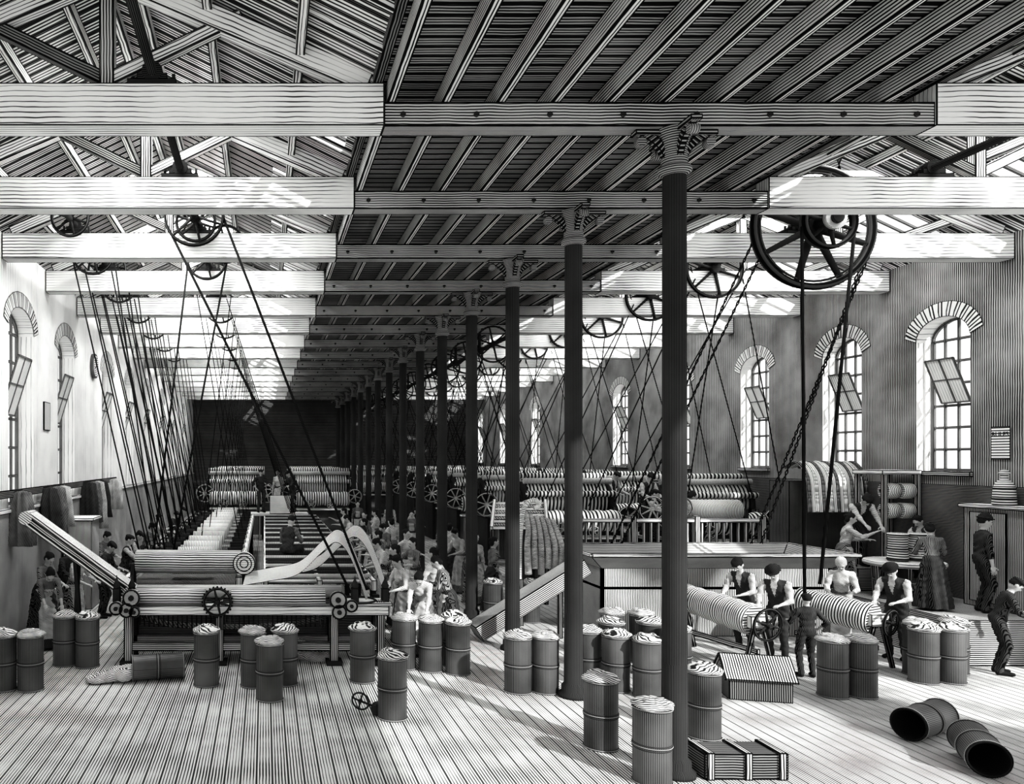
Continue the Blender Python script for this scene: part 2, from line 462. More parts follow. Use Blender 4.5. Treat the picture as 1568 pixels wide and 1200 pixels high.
# facing: 0 toward camera, 90 right, -90 left, 180 away
W(-3.88,14.0,25,pose='bend',top='mid_cloth',bot='dark_cloth')
W(-4.25,14.9,60,pose='work',top='mid_cloth',bot='dark_cloth')
Mn(-4.2,16.2,70,pose='work',hat='cap',top='dark_cloth')
Mn(-3.5,16.8,80,pose='work',hat='cap',top='dark_cloth',z=0.0)
W(-3.75,15.4,60,pose='work',top='white_cloth',bot='mid_cloth')
W(-4.0,19.1,60,pose='work',top='mid_cloth',bot='dark_cloth')
Mn(-3.3,19.2,90,pose='work',hat='cap')
Mn(-3.2,17.9,90,pose='reach',hat='cap')
W(-3.3,21.5,90,pose='work',top='mid_cloth',bot='dark_cloth')
W(-3.4,24.5,90,pose='reach',top='white_cloth',bot='mid_cloth')
Mn(.50,17.4,150,pose='sit',hat='cap',top='mid_cloth',z=.92)
W(2.72,13.55,-20,pose='bend',top='white_cloth',bot='mid_cloth')
W(2.62,14.5,-60,pose='work',top='white_cloth',bot='mid_cloth')
W(2.75,15.9,-90,pose='reach',top='mid_cloth',bot='dark_cloth')
W(3.30,15.2,-130,pose='hip',top='white_cloth',bot='dark_cloth')
W(3.35,14.25,-100,pose='work',top='mid_cloth',bot='dark_cloth')
W(2.70,17.4,-80,pose='work',top='white_cloth',bot='mid_cloth')
W(3.35,17.3,-60,pose='reach',top='mid_cloth',bot='dark_cloth')
W(2.85,18.9,-95,pose='reach',top='mid_cloth',bot='dark_cloth')
W(3.45,19.2,40,pose='hip',top='white_cloth',bot='dark_cloth')
W(2.8,20.6,-85,pose='work',top='white_cloth',bot='mid_cloth')
W(3.4,21.4,-60,pose='work',top='mid_cloth',bot='dark_cloth')
W(2.9,22.6,-90,pose='hip',top='mid_cloth',bot='dark_cloth')
W(2.8,24.6,-90,pose='work',top='white_cloth',bot='mid_cloth')
W(3.3,25.7,-40,pose='stand',top='mid_cloth',bot='dark_cloth')
W(2.9,27.6,-90,pose='reach',top='white_cloth',bot='mid_cloth')
W(3.75,22.9,-150,pose='walk',top='white_cloth',bot='mid_cloth')
W(4.95,21.0,150,pose='hip',top='white_cloth',bot='dark_cloth')
W(5.0,19.9,-60,pose='work',top='white_cloth',bot='mid_cloth')
W(5.2,22.9,30,pose='stand',top='mid_cloth',bot='dark_cloth')
W(4.90,18.3,20,pose='stand',top='white_cloth',bot='mid_cloth')
W(4.9,26.0,-20,pose='stand',top='mid_cloth',bot='dark_cloth')
W(3.9,26.9,-100,pose='reach',top='white_cloth',bot='mid_cloth')
W(5.2,28.3,90,pose='work',top='white_cloth',bot='dark_cloth')
W(4.95,31.0,0,pose='stand',top='white_cloth',bot='mid_cloth')
W(3.8,32.0,0,pose='stand',top='mid_cloth',bot='dark_cloth')
W(5.05,17.35,95,pose='hip',top='mid_cloth',bot='dark_cloth')
Mn(8.62,14.05,-60,pose='work',hat='cap')
Mn(8.62,13.15,-50,pose='work',hat='bowler')
person('boy_worker',8.45,12.2,170,pose='hip',hat='cap',top='dark_cloth',bot='dark_cloth',sc=.76)
W(10.5,14.25,-40,pose='work',top='white_cloth',bot='mid_cloth',hat='scarf')
Mn(10.78,13.35,-60,pose='work',hat='bowler')
person('boy_worker',11.60,12.40,60,pose='work',hat='cap',top='dark_cloth',bot='dark_cloth',sc=.92)
PZ=.75
Mn(12.40,13.55,70,pose='stand',hat='bowler',top='dark_cloth',z=PZ)
Mn(12.92,15.30,-75,pose='work',z=PZ,sc=.93)
W(11.72,13.75,150,pose='work',top='mid_cloth',bot='dark_cloth',z=PZ,sc=.9)
W(11.35+.3,15.75,60,pose='reach',top='white_cloth',bot='mid_cloth',z=PZ,sc=.92)
Mn(12.14,16.05,-10,pose='bend',hat='cap',z=PZ+.45)
Mn(10.3,18.6,-60,pose='work',hat='cap',top='dark_cloth',z=1.0)
Mn(9.3,18.9,50,pose='reach',hat='cap',z=1.0)
for (x,y,rz,h) in ((10.0,20.6,10,'cap'),(9.95,24.6,-10,'cap'),(9.95,28.6,0,'cap'),(9.95,22.6,30,'cap')):
    Mn(x,y,rz,pose='work',hat=h,z=1.4,top='white_cloth' if y<23 else 'dark_cloth')
# gallery the attendants stand on
mb=MB();mb.b2(9.72,10.25,19.9,48,1.32,1.40,'wood_mid')
for y in np.arange(20,48,2.3):
    for x in(9.76,10.2): mb.b2(x-.04,x+.04,y-.04,y+.04,0,1.32,'wood_dark')
mb.obj('attendant_gallery')
Mn(-.15,30.6,20,pose='hip',hat='cap',z=1.3,top='dark_cloth')
W(.55,30.8,-30,pose='stand',z=1.3)
Mn(1.1,30.5,-60,pose='work',hat='cap',z=1.3,top='dark_cloth')
Mn(-3.2,26.4,90,pose='work',hat='cap',top='dark_cloth')
Mn(-3.2,28.6,90,pose='work',hat='cap',top='mid_cloth')

# ------------------------------------------------------------ shell
mb=MB()
mb.poly([(-6,-4,0),(15,-4,0),(15,YEND,0),(-6,YEND,0)],[(-4,-6),(-4,15),(YEND,15),(YEND,-6)],(1e4,1e4),'floor')
mb.b2(-6,15,-4,YEND,-.25,-.01,'wood_dark')
mb.obj('floor',weld=False)

def wall(name,x,out,ys,w,sill,spring,rise,mat,y0,y1,ztop,th=.45,archmat='arch'):
    mb=MB();cur=y0
    def q(ya,yb,za,zb):
        if yb-ya<1e-4 or zb-za<1e-4:return
        pts=[(x,ya,za),(x,yb,za),(x,yb,zb),(x,ya,zb)]
        mb.poly(pts,[(za,ya),(za,yb),(zb,yb),(zb,ya)],(1e4,1e4),mat)
    for yc in ys:
        a,b=yc-w/2,yc+w/2
        q(cur,a,0,ztop);q(a,b,0,sill);q(a,b,spring+rise,ztop)
        n=12;ap=[]
        for i in range(n+1):
            t=math.pi*i/n;ap.append((yc-math.cos(t)*w/2,spring+rise*math.sin(t)))
        for i in range(n):
            (p,s1),(r,s2)=ap[i],ap[i+1]
            mb.poly([(x,p,s1),(x,r,s2),(x,r,spring+rise),(x,p,spring+rise)],[(s1,p),(s2,r),(spring+rise,r),(spring+rise,p)],(1e4,1e4),mat)
            xo=x+out*th
            mb.quad((x,p,s1),(xo,p,s1),(xo,r,s2),(x,r,s2),'plaster')
            xv=x-out*.015
            def outp(y,z):
                d=V((0,y-yc,(z-spring)*1.0+.25)).normalized();return (xv,y+d.y*.30,z+d.z*.30)
            mb.quad((xv,p,s1),(xv,r,s2),outp(r,s2),outp(p,s1),archmat)
        for yy in(a,b): mb.quad((x,yy,sill),(x+out*th,yy,sill),(x+out*th,yy,spring),(x,yy,spring),'plaster')
        mb.quad((x,a,sill),(x+out*th,a,sill),(x+out*th,b,sill),(x,b,sill),'plaster')
        mb.b2(min(x-out*.06,x+out*.3),max(x-out*.06,x+out*.3),a-.05,b+.05,sill-.09,sill+.004,'wood_mid')
        cur=b
    q(cur,y1,0,ztop)
    return mb.obj(name,weld=False)
def window(x,out,yc,w,sill,spring,rise,i):
    mb=MB();xo=x+out*.33;t=.035
    def bar(y0,z0,y1,z1,th=t): mb.beam((xo,y0,z0),(xo,y1,z1),th,.05,'frame')
    a,b=yc-w/2,yc+w/2
    bar(a+.03,sill,a+.03,spring,.06);bar(b-.03,sill,b-.03,spring,.06);bar(a,sill+.03,b,sill+.03,.06)
    n=12;ap=[(yc-math.cos(math.pi*k/n)*w/2,spring+rise*math.sin(math.pi*k/n)-.02) for k in range(n+1)]
    for k in range(n): bar(*ap[k],*ap[k+1],.06)
    for k in(1,2,3):
        yy=a+w*k/4;zt=spring+rise*math.sqrt(max(0,1-((yy-yc)/(w/2))**2));bar(yy,sill,yy,zt,.028)
    for k in range(1,7):
        zz=sill+(spring-sill)*k/6;bar(a,zz,b,zz,.026)
    z0=sill+(spring-sill)*.52;z1=sill+(spring-sill)*.86;y0=yc-w*.26;y1=yc+w*.26
    i0,i1=xo-out*.06,xo-out*.40
    mb.quad((i0,y0,z0),(i0,y1,z0),(i1,y1,z1-.05),(i1,y0,z1-.05),'pane')
    for (p,q_) in(((i0,y0,z0),(i1,y0,z1-.05)),((i0,y1,z0),(i1,y1,z1-.05)),((i0,y0,z0),(i0,y1,z0)),((i1,y0,z1-.05),(i1,y1,z1-.05)),
                  ((i0,yc,z0),(i1,yc,z1-.05)),(((i0+i1)/2,y0,(z0+z1)/2),((i0+i1)/2,y1,(z0+z1)/2))):
        mb.beam(p,q_,.03,.03,'frame')
    mb.obj('window_%d'%i)
ZW=7.40
LY=[15.0,18.4,23.2,27.0,31.0,35.5,40,45];RY=[15.32,18.0,21.2,25.0,29.2,33.5,38.3,43.5,48]
wall('wall_left',XL,-1,LY,1.55,2.5,5.85,.42,'plaster',0,YEND,ZW)
wall('wall_right',XR,1,RY,1.22,3.15,5.75,.42,'brick',11.0,YEND,ZW)
mb=MB();mb.b2(XR,XR+.4,-4,2.6,0,ZW,'brick',swap=True);mb.obj('sun_block_wall_right')  # unseen wall length, added to throw shade on the near right floor
wi=1
for y in LY: window(XL,-1,y,1.55,2.5,5.85,.42,wi);wi+=1
for y in RY: window(XR,1,y,1.22,3.15,5.75,.42,wi);wi+=1
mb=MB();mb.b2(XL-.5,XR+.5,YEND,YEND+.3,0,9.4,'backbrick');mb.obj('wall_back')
mb=MB();mb.b2(XL,XL+.05,1,YEND-.1,0,2.42,'wood_mid',swap=True);mb.b2(XL,XL+.09,1,YEND-.1,2.42,2.5,'wood_light');mb.obj('trim_1')
mb=MB();mb.b2(XR-.05,XR,11.1,YEND-.1,0,2.9,'wood_dark');mb.obj('trim_2')

YC0=-3.0  # centre ceiling extended unseen behind the camera to keep sun off the left floor
mb=MB();
mb.poly([(XA,YC0,7.42),(XB,YC0,7.42),(XB,YEND,7.42),(XA,YEND,7.42)],[(XA,YC0),(XB,YC0),(XB,YEND),(XA,YEND)],(1e4,1e4),'ceil')
mb.b2(XA,XB,YC0,YEND,7.44,7.5,'ceil')
mb.obj('ceiling',weld=False)
mb=MB();x=XA+.08
JX=[]
while x<XB: JX.append(x);x+=.585
for x in JX: mb.b2(x-.045,x+.045,YC0,YEND,7.19,7.415,'joist')
for x in(XA-.06,XB+.06): mb.b2(x-.05,x+.05,YC0,YEND,7.385,7.62,'wood_dark')
mb.obj('ceiling_joists')
RISE=1.52
def slope(mb,xe,xr,z0,z1,sky,sa,sb,y0,da=.55,db=.55):
    Lx=math.hypot(xr-xe,z1-z0);P=lambda s,y,dz=0:(xe+(xr-xe)*s,y,z0+(z1-z0)*s+dz)
    ss=[0,sa,sb,1.0]
    ys=([y0] if y0<5 else [])+[Y1-DY]+[t for t in TRY]+[YEND]
    for i in range(len(ys)-1):
        ya,yb=ys[i],ys[i+1]
        solid=yb<9 or yb-ya<da+db+.1
        seg=[(ya,yb)] if solid else [(ya,ya+da),(ya+da,yb-db),(yb-db,yb)]
        for j,(p,q) in enumerate(seg):
            for k in range(3):
                if j==1 and k==1 and sky:
                    for m in range(1,4):
                        yy=p+(q-p)*m/4;mb.beam(P(ss[1],yy),P(ss[2],yy),.03,.05,'frame')
                    continue
                a,b=ss[k],ss[k+1]
                mb.poly([P(a,p),P(a,q),P(b,q),P(b,p)],[(a*Lx,p),(a*Lx,q),(b*Lx,q),(b*Lx,p)],(1e4,1e4),'roof')
    for k,s_ in enumerate((.28,.60,.86)):
        mb.beam(P(s_,y0,-.09),P(s_,YEND,-.09),.10,.16,'rafter')
    yy=y0+.2
    while yy<YEND:
        mb.beam(P(0.02,yy,-.05),P(.27,yy,-.05),.06,.09,'rafter')
        yy+=.69
mb=MB();x0,x1=XL-.3,XA-.02;xm=(x0+x1)/2
slope(mb,x0,xm,7.45,7.45+RISE,False,.3,.8,2.0);slope(mb,x1,xm,7.45,7.45+RISE,True,.06,.36,2.0,1.15,.80)
mb.b2(xm-.06,xm+.06,2,YEND,7.30+RISE,7.5+RISE,'rafter');mb.obj('roof_left_bay',weld=False)
mb=MB();x0,x1=XB+.02,XR+.3;xm=(x0+x1)/2
slope(mb,x0,xm,7.45,7.45+RISE,True,.06,.36,5.69,.95,.75);slope(mb,x1,xm,7.45,7.45+RISE,True,.06,.5,5.69,.95,.6)
mb.b2(xm-.06,xm+.06,5.69,YEND,7.30+RISE,7.5+RISE,'rafter');mb.obj('roof_right_bay',weld=False)

def truss():
    mb=MB()
    mb.b2(XL+.02,XA,-.15,.15,ZB,ZT,'wood_light');mb.b2(XB,XR-.02,-.15,.15,ZB,ZT,'wood_light')
    mb.b2(XA,XB,-.13,.13,ZB,7.185,'wood_mid')
    for x in np.linspace(XA+.2,XB-.2,8): mb.cyl((x,-.15,7.05),(x,-.12,7.05),.03,'iron',n=8)
    for x0,x1 in((XL,XA),(XB,XR)):
        xm=(x0+x1)/2;zr=7.40+RISE-.30
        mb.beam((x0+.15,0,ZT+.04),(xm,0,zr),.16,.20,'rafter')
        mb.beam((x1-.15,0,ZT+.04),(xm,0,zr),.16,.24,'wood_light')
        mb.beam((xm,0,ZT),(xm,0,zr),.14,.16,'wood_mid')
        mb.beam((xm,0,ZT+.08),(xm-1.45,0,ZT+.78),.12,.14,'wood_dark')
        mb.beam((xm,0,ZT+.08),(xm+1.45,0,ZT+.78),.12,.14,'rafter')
    return mb
t0=truss().obj('roof_truss');t0.location=(0,TRY[0],0)
for y in TRY[1:]: put('roof_truss',t0.data,(0,y,0))

def column():
    mb=MB()
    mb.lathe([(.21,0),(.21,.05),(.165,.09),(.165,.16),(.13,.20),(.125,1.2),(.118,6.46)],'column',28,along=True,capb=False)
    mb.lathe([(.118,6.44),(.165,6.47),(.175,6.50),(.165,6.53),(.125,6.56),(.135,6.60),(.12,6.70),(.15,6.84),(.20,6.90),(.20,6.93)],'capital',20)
    for d in((1,0),(-1,0),(0,1),(0,-1)):
        dx,dy=d;pts=[]
        for k in range(9):
            t=k/8;pts.append((.12+.30*t**1.6,6.58+.31*t**.75))
        w=.035;px,py=-dy,dx
        for k in range(8):
            (r0,z0),(r1,z1)=pts[k],pts[k+1]
            A=lambda r,z,sd:(dx*r+px*w*sd,dy*r+py*w*sd,z)
            mb.quad(A(r0,z0,-1),A(r0,z0,1),A(r1,z1,1),A(r1,z1,-1),'capital')
            mb.quad(A(r0,z0,-1),A(r1,z1,-1),A(r1*.75,z1+.05,-1),A(r0*.7,z0+.06,-1),'capital')
            mb.quad(A(r0,z0,1),A(r1,z1,1),A(r1*.75,z1+.05,1),A(r0*.7,z0+.06,1),'capital')
        ex,ey=dx*.37,dy*.37
        mb.cyl((ex-px*.05,ey-py*.05,6.80),(ex+px*.05,ey+py*.05,6.80),.05,'capital',n=12)
        mb.box((dx*.27,dy*.27,6.90),(.34 if dx else .12,.34 if dy else .12,.05),'capital')
    return mb
c0=column().obj('iron_column');c0.location=(CX,TRY[0],0)
for y in TRY[1:]: put('iron_column',c0.data,(CX,y,0))

# ------------------------------------------------------------ shafting
def shaft(x,z,y0,y1,blocks):
    mb=MB();mb.cyl((x,y0,z),(x,y1,z),.055,'iron',n=12,along=True)
    if blocks:
        for y in TRY:
            if y0<y<y1:
                mb.b2(x-.26,x+.26,y-.12,y+.12,ZT+.002,ZT+.06,'iron');mb.b2(x-.16,x+.16,y-.10,y+.10,ZT+.06,z-.02,'iron')
                mb.cyl((x,y-.11,z),(x,y+.11,z),.11,'iron',n=14)
                for sx in(-.22,-.13,.13,.22): mb.cyl((x+sx,y,ZT+.05),(x+sx,y,ZT+.16),.02,'iron',n=8)
    return mb
shaft(-1.2,7.53,6.8,50,True).obj('line_shaft')
shaft(-3.35,7.53,13.0,50,True).obj('line_shaft')
shaft(9.5,7.53,6.8,50,True).obj('line_shaft')
mb=shaft(6.1,6.45,19.0,50,False)
for y in TRY:
    if y>19: mb.beam((6.1,y,6.45),(6.1,y,6.95),.12,.06,'iron');mb.cyl((6.1,y-.1,6.45),(6.1,y+.1,6.45),.1,'iron',n=12)
mb.obj('line_shaft')
def pulley(x,y,z,R,rim=.05,w=.12,sp=6):
    mb=MB();mb.wheel((0,0,0),R,'iron',rim=rim,w=w,spokes=sp)
    o=mb.obj('belt_pulley');o.location=(x,y,z);return o
mb=MB();mb.wheel((0,0,0),1.08,'iron',rim=.12,w=.18,spokes=8,hub=.16,n=56);mb.wheel((.04,-.32,0),.46,'iron',rim=.07,w=.22,spokes=6,hub=.14)
mb.cyl((0,-.62,0),(0,.1,0),.09,'iron');mb.cyl((0,-.56,0),(0,-.48,0),.18,'steel');mb.cyl((0,-.60,0),(0,-.56,0),.10,'iron')
mb.torus((0,-.02,0),(0,1,0),.93,.02,'iron',n=48)
o=mb.obj('driving_wheel');o.location=(9.45,13.50,7.38)
def belts(name,segs,r=.022,mat='belt'):
    mb=MB()
    for p,q in segs: mb.cyl(p,q,r,mat,n=6)
    return mb.obj(name)
def rope(name,segs):
    mb=MB()
    for p,q in segs:
        p=V(p);q=V(q);n=int((q-p).length/.14);x,y,z=frame_from(q-p)
        for k in range(n):
            a=p.lerp(q,k/n);b=p.lerp(q,(k+1)/n);s_=.03 if k%2 else -.03
            mb.cyl(a+x*s_,b-x*s_,.011,'belt',n=4);mb.cyl(a-x*s_,b+x*s_,.011,'belt',n=4)
    return mb.obj(name)
belts('drive_belt',[((9.04,13.18,7.3),(9.03,13.1,1.1)),((9.93,13.18,7.3),(9.3,13.12,1.3))],.026)
rope('crossed_rope_belt',[((8.40,13.5,7.1),(6.95,15.7,1.7)),((8.55,13.5,6.9),(7.15,15.7,1.7)),((10.45,13.5,7.0),(9.75,15.7,1.7)),((10.3,13.5,6.8),(9.95,15.7,1.7))])
pulley(-1.2,13.35,7.53,.52,w=.16);pulley(-1.2,13.68,7.53,.36,w=.14);pulley(-.72,14.25,7.30,.36)
belts('drive_belt',[((-1.70,13.35,7.45),(1.45,13.15,1.15)),((-.70,13.35,7.5),(1.72,13.15,1.2))],.024)
pulley(-1.2,16.3,7.53,.42,w=.14)
belts('drive_belt',[((-1.60,16.3,7.4),(-2.25,15.9,1.5)),((-.79,16.3,7.45),(-1.85,15.9,1.5))],.022)
pulley(-3.35,13.5,7.55,.34)
segs=[]
for i in range(12):
    y=15.3+i*1.38
    if abs(((y-Y1)%DY)-0)<.25: y+=.35
    pulley(-3.35,y,7.40,.42,w=.10)
    segs+=[((-3.76,y,7.35),(-2.42,y,1.5)),((-2.94,y,7.35),(-2.12,y,1.5))]
    if i<6: segs+=[((-3.6,y+.4,7.2),(-2.3,y+.3,1.5)),((-3.1,y+.6,7.2),(-2.0,y+.5,1.5))]
belts('countershaft_belts',segs,r=.015)
segs=[]
for i in range(9):
    y=18.6+i*2.76
    if i: pulley(-1.2,y,7.53,.45)
    segs+=[((-1.63,y,7.45),(-.6,y,1.5)),((-.77,y,7.45),(-1.5,y,1.5)),((-.9,y,7.2),(.9,y,1.5))]
belts('frame_belts',segs,r=.012)
segs=[]
for i in range(11):
    y=16.55+i*2.76
    pulley(9.5,y,7.40,.62 if i<3 else .5,rim=.06)
    segs+=[((9.0,y,7.45),(11.3,y+1.6,2.5)),((10.2,y,7.45),(8.1,y+1.6,2.4)),((9.1,y,7.2),(7.5,y+1.6,2.3)),((10.1,y,7.2),(12.0,y+1.6,2.5)),((9.6,y,7.0),(9.7,y+1.4,2.6))]
belts('carding_belts',segs,r=.013)
segs=[]
for i in range(9):
    y=20.9+i*2.76
    pulley(6.1,y,6.45,.5)
    segs+=[((5.62,y,6.4),(7.2,y+1,2.2)),((6.58,y,6.4),(5.7,y+1,2.2)),((5.8,y,6.0),(7.6,y+1,2.2)),((6.4,y,6.0),(6.2,y+1,2.2))]
belts('carding_belts',segs,r=.013)

# ------------------------------------------------------------ sliver cans
def can_mesh(seed,open_=False):
    random.seed(seed);mb=MB()
    mb.lathe([(.185,0),(.190,.02),(.190,.80)],'can',28,along=True,capb=False)
    for z in(.012,.40,.785): mb.torus((0,0,z),(0,0,1),.193,.009,'canhoop',n=28,m=6)
    for z in(.375,.425): mb.torus((0,0,z),(0,0,1),.191,.006,'iron',n=28,m=4)
    if not open_:
        ph=[random.uniform(0,6) for _ in range(4)]
        mb.lathe([(.188,.795),(.207,.812),(.20,.835),(.155,.862),(.09,.885),(.02,.893)],'fibre',26,wob=lambda a,h:1+.07*math.sin(3*a+ph[0])+.05*math.sin(5*a+ph[1]+h*30)+.03*math.sin(9*a+ph[2]),capa=False)
        for k in range(4):
            a=random.uniform(0,6);mb.ell((.08*math.cos(a),.08*math.sin(a),.868),(.085,.055,.036),'fibre',10,6)
    else:
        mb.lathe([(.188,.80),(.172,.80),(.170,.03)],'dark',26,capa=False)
    return mb
cans=[]
for i in range(4):
    o=can_mesh(i).obj('sliver_can');cans.append(o.data);bpy.data.objects.remove(o)
CANS=[(-3.85,11.56),(-3.45,11.56),(-3.30,12.95),(-2.90,12.85),(-.875,11.8),(-.17,11.76),(.074,11.09),(.31,11.85),(1.5,12.0),(1.68,10.3),
(2.27,12.75),(2.67,12.60),(3.07,12.44),(3.12,12.92),(3.70,11.45),(4.10,11.45),(4.88,11.83),(5.17,11.53),(5.48,11.22),(5.85,13.2),(6.30,13.1),(6.12,12.44),(6.30,11.95),(5.50,12.44),
(3.97,9.25),(4.08,8.25),(5.38,9.6),(4.80,16.45),(5.55,16.35),(8.15,11.24),(8.56,11.24),(10.05,11.95),(10.46,11.95),(10.95,12.45),(10.3,12.36)]
for i,(x,y) in enumerate(CANS):
    put('sliver_can',cans[i%4],(x,y,0),i*1.3)
om=can_mesh(9,True).obj('sliver_can');oc=om.data
om.location=(-1.25,12.15,.205);om.rotation_euler=(0,math.radians(-90),math.radians(12))
mb=MB();random.seed(3)
for k in range(12):
    t=k/11;mb.ell((-2.05-.55*t+random.uniform(-.05,.05),12.0-.05*t+random.uniform(-.12,.12),.05+.09*(1-t)),(.17,.12,.05+.07*(1-t)),'fibre',10,6)
mb.obj('spilled_fibre')
# two empty cans lying on the floor, mouths toward the front
o=put('sliver_can',oc,(8.10,9.02,.205));o.rotation_euler=(0,math.radians(90),math.radians(-120))
o=put('sliver_can',oc,(8.45,9.80,.205));o.rotation_euler=(0,math.radians(90),math.radians(-152))
mb=MB();mb.wheel((1.28,10.45,.17),.13,'iron',axis=(.5,1,.2),rim=.025,w=.03,spokes=4);mb.cyl((1.28,10.45,.17),(1.5,10.4,.10),.015,'iron',n=8);mb.cyl((1.5,10.46,.085),(1.5,10.32,.085),.08,'iron');mb.obj('hand_wheel')
mb=MB();mb.b2(4.66,5.55,8.30,8.68,0,.27,'wood_dark')
for x in(4.72,5.12,5.48): mb.b2(x-.04,x+.04,8.28,8.70,-.0,.29,'wood_mid')
mb.obj('wooden_crate')
mb=MB();mb.T=Matrix.Translation((7.02,11.25,0))@Matrix.Rotation(math.radians(-14),4,'Z')
mb.b2(-.40,.40,-.28,.28,0,.30,'wood_dark',swap=True)
for sx in(-.40,.40): mb.poly([(sx,-.28,.3),(sx,.28,.3),(sx,0,.56)],[(0,0),(.56,0),(.28,.26)],(1e3,1e3),'wood_mid')
for sy in(-1,1):
    R=Matrix.Rotation(sy*-math.atan2(.26,.28),3,'X');mb.box((0,sy*.16,.435),(.92,.44,.03),'wood_mid',R,swap=True)
mb.obj('gabled_feed_box')

# ------------------------------------------------------------ left machinery
mb=MB()
Yf=13.0
for x in(-2.25,-.75,1.15,1.92):
    mb.b2(x-.07,x+.07,Yf-.08,Yf+.08,0,1.05,'wood_mid');mb.b2(x-.13,x+.13,Yf-.14,Yf+.14,0,.07,'iron')
    mb.b2(x-.06,x+.06,Yf+.5,Yf+.62,0,1.05,'iron')
mb.b2(-2.3,1.95,Yf-.05,Yf+.05,.22,.36,'wood_mid');mb.b2(-2.3,1.95,Yf+.5,Yf+.6,.22,.36,'wood_mid')
mb.b2(-2.35,2.05,Yf-.10,Yf+.12,.82,.98,'wood_light');mb.b2(-2.35,2.05,Yf+.45,Yf+.62,.82,1.0,'wood_mid')
mb.b2(-2.2,1.9,Yf+.62,Yf+.66,.3,.95,'wood_dark')
mb.ribbon(smoothpath([(-2.1,Yf+.1,.80),(-1.7,Yf+.1,.66),(-1.0,Yf+.1,.60),(-.1,Yf+.1,.60),(.6,Yf+.1,.66),(1.05,Yf+.1,.80)]),(0,.22,0),'lattice')
for k in range(40):
    xx=-2.05+k*.078;mb.beam((xx,Yf-.12,.82),(xx,Yf-.12,.66-.06*math.sin(math.pi*k/39)),.02,.02,'steel')
mb.cyl((-2.15,Yf-.02,1.12),(-.98,Yf-.02,1.12),.13,'laproll',n=20,along=True);mb.cyl((-.55,Yf-.02,1.10),(1.0,Yf-.02,1.10),.15,'laproll',n=20,along=True)
mb.cyl((-2.15,Yf+.26,1.16),(1.3,Yf+.26,1.16),.11,'steel',n=16,along=True);mb.cyl((-2.15,Yf+.5,1.14),(1.3,Yf+.5,1.14),.09,'laproll',n=16)
mb.wheel((-.77,Yf-.2,1.06),.24,'iron',rim=.045,w=.06,spokes=6)
for i in range(24):
    a=i*math.pi/12;mb.box((-.77+.245*math.cos(a),Yf-.2,1.06+.245*math.sin(a)),(.025,.05,.025),'iron',Matrix.Rotation(-a,3,'Y'))
for (x,z,r) in((-2.17,1.13,.13),(-2.25,.93,.11),(-2.42,.96,.10),(-2.12,.90,.08),(1.2,1.10,.13),(1.22,.90,.11),(1.42,1.0,.09)):
    mb.cyl((x,Yf-.24,z),(x,Yf-.12,z),r,'steel',n=20);mb.torus((x,Yf-.24,z),(0,1,0),r,.016,'iron',n=20,m=5);mb.cyl((x,Yf-.28,z),(x,Yf-.24,z),r*.35,'iron',n=10)
for x in(-2.45,-2.2,1.5,2.0):
    mb.b2(x-.06,x+.06,Yf-.05,Yf+.07,.9,1.25,'iron');mb.lathe([(.05,0),(.065,.05),(.02,.14),(.005,.22)],'iron',10,(x,Yf,1.25))
mb.b2(1.1,2.1,Yf-.15,Yf+.35,.98,1.03,'wood_light')
mb.torus((1.55,Yf+.1,1.04),(0,0,1),.3,.02,'iron')
for k in range(7): mb.ell((.3+k*.13,Yf+.3,.12+.08*math.sin(k)),(.2,.2,.16),'fibre',10,6)
mb.obj('drawing_frame_head')
mb=MB()
mb.T=Matrix.Translation((-2.3,13.35,1.10))@Matrix.Rotation(math.radians(36),4,'Y')
L=2.15
mb.b2(-L,0,-.22,.22,.10,.16,'sliver');mb.b2(-L,0,-.22,.22,-.06,0,'sliver')
mb.cyl((-L,-.23,.05),(-L,.23,.05),.11,'sliver',n=20);mb.cyl((0,-.23,.05),(0,.23,.05),.11,'sliver',n=20)
for sy in(-.2,.2): mb.b2(-L,0,sy-.02,sy+.02,0,.10,'wood_mid')
mb.T=Matrix();mb.beam((-3.2,13.25,1.7),(-3.1,13.35,0),.07,.07,'iron');mb.beam((-3.2,13.5,1.7),(-3.3,13.6,0),.07,.07,'iron')
mb.obj('feed_apron')
mb=MB()
y0,y1=13.9,29.5
for x in(-2.45,-.45):
    mb.b2(x-.06,x+.06,y0,y1,1.12,1.30,'wood_light')
    for y in np.arange(y0+.2,y1,2.2): mb.b2(x-.05,x+.05,y-.05,y+.05,0,1.12,'iron')
mb.b2(-2.4,-.5,y0,y1,1.08,1.13,'wood_dark')
y=y0+.9
while y<y1-.2:
    mb.cyl((-1.75,y,1.42),(-1.0,y,1.42),.19,'sliver',n=16);mb.cyl((-2.45,y,1.36),(-.45,y,1.36),.035,'steel',n=8)
    mb.cyl((-2.35,y,1.36),(-1.95,y,1.36),.10,'iron',n=12);mb.b2(-.8,-.5,y-.06,y+.06,1.3,1.46,'iron')
    mb.wheel((-2.3,y-.05,1.42),.16,'iron',rim=.03,w=.05,spokes=4,n=18)
    y+=1.15
mb.obj('lap_creel_frame')
mb=MB();mb.cyl((-2.3,14.15,1.55),(-.42,14.05,1.55),.21,'laproll',n=24,capmat='sliver',along=True)
for r in(.19,.13,.08,.04): mb.torus((-.415,14.05,1.55),(1,0,0),r,.010,'belt',n=24,m=5)
mb.cyl((-.36,13.80,1.55),(-.36,13.95,1.55),.2,'sliver')
for r in(.19,.13,.07): mb.torus((-.36,13.80,1.55),(0,1,0),r,.010,'belt',n=24,m=5)
for x in(-2.36,-.36): mb.b2(x-.04,x+.04,14.0,14.2,1.1,1.52,'iron')
mb.obj('lap_roll')
mb=MB()
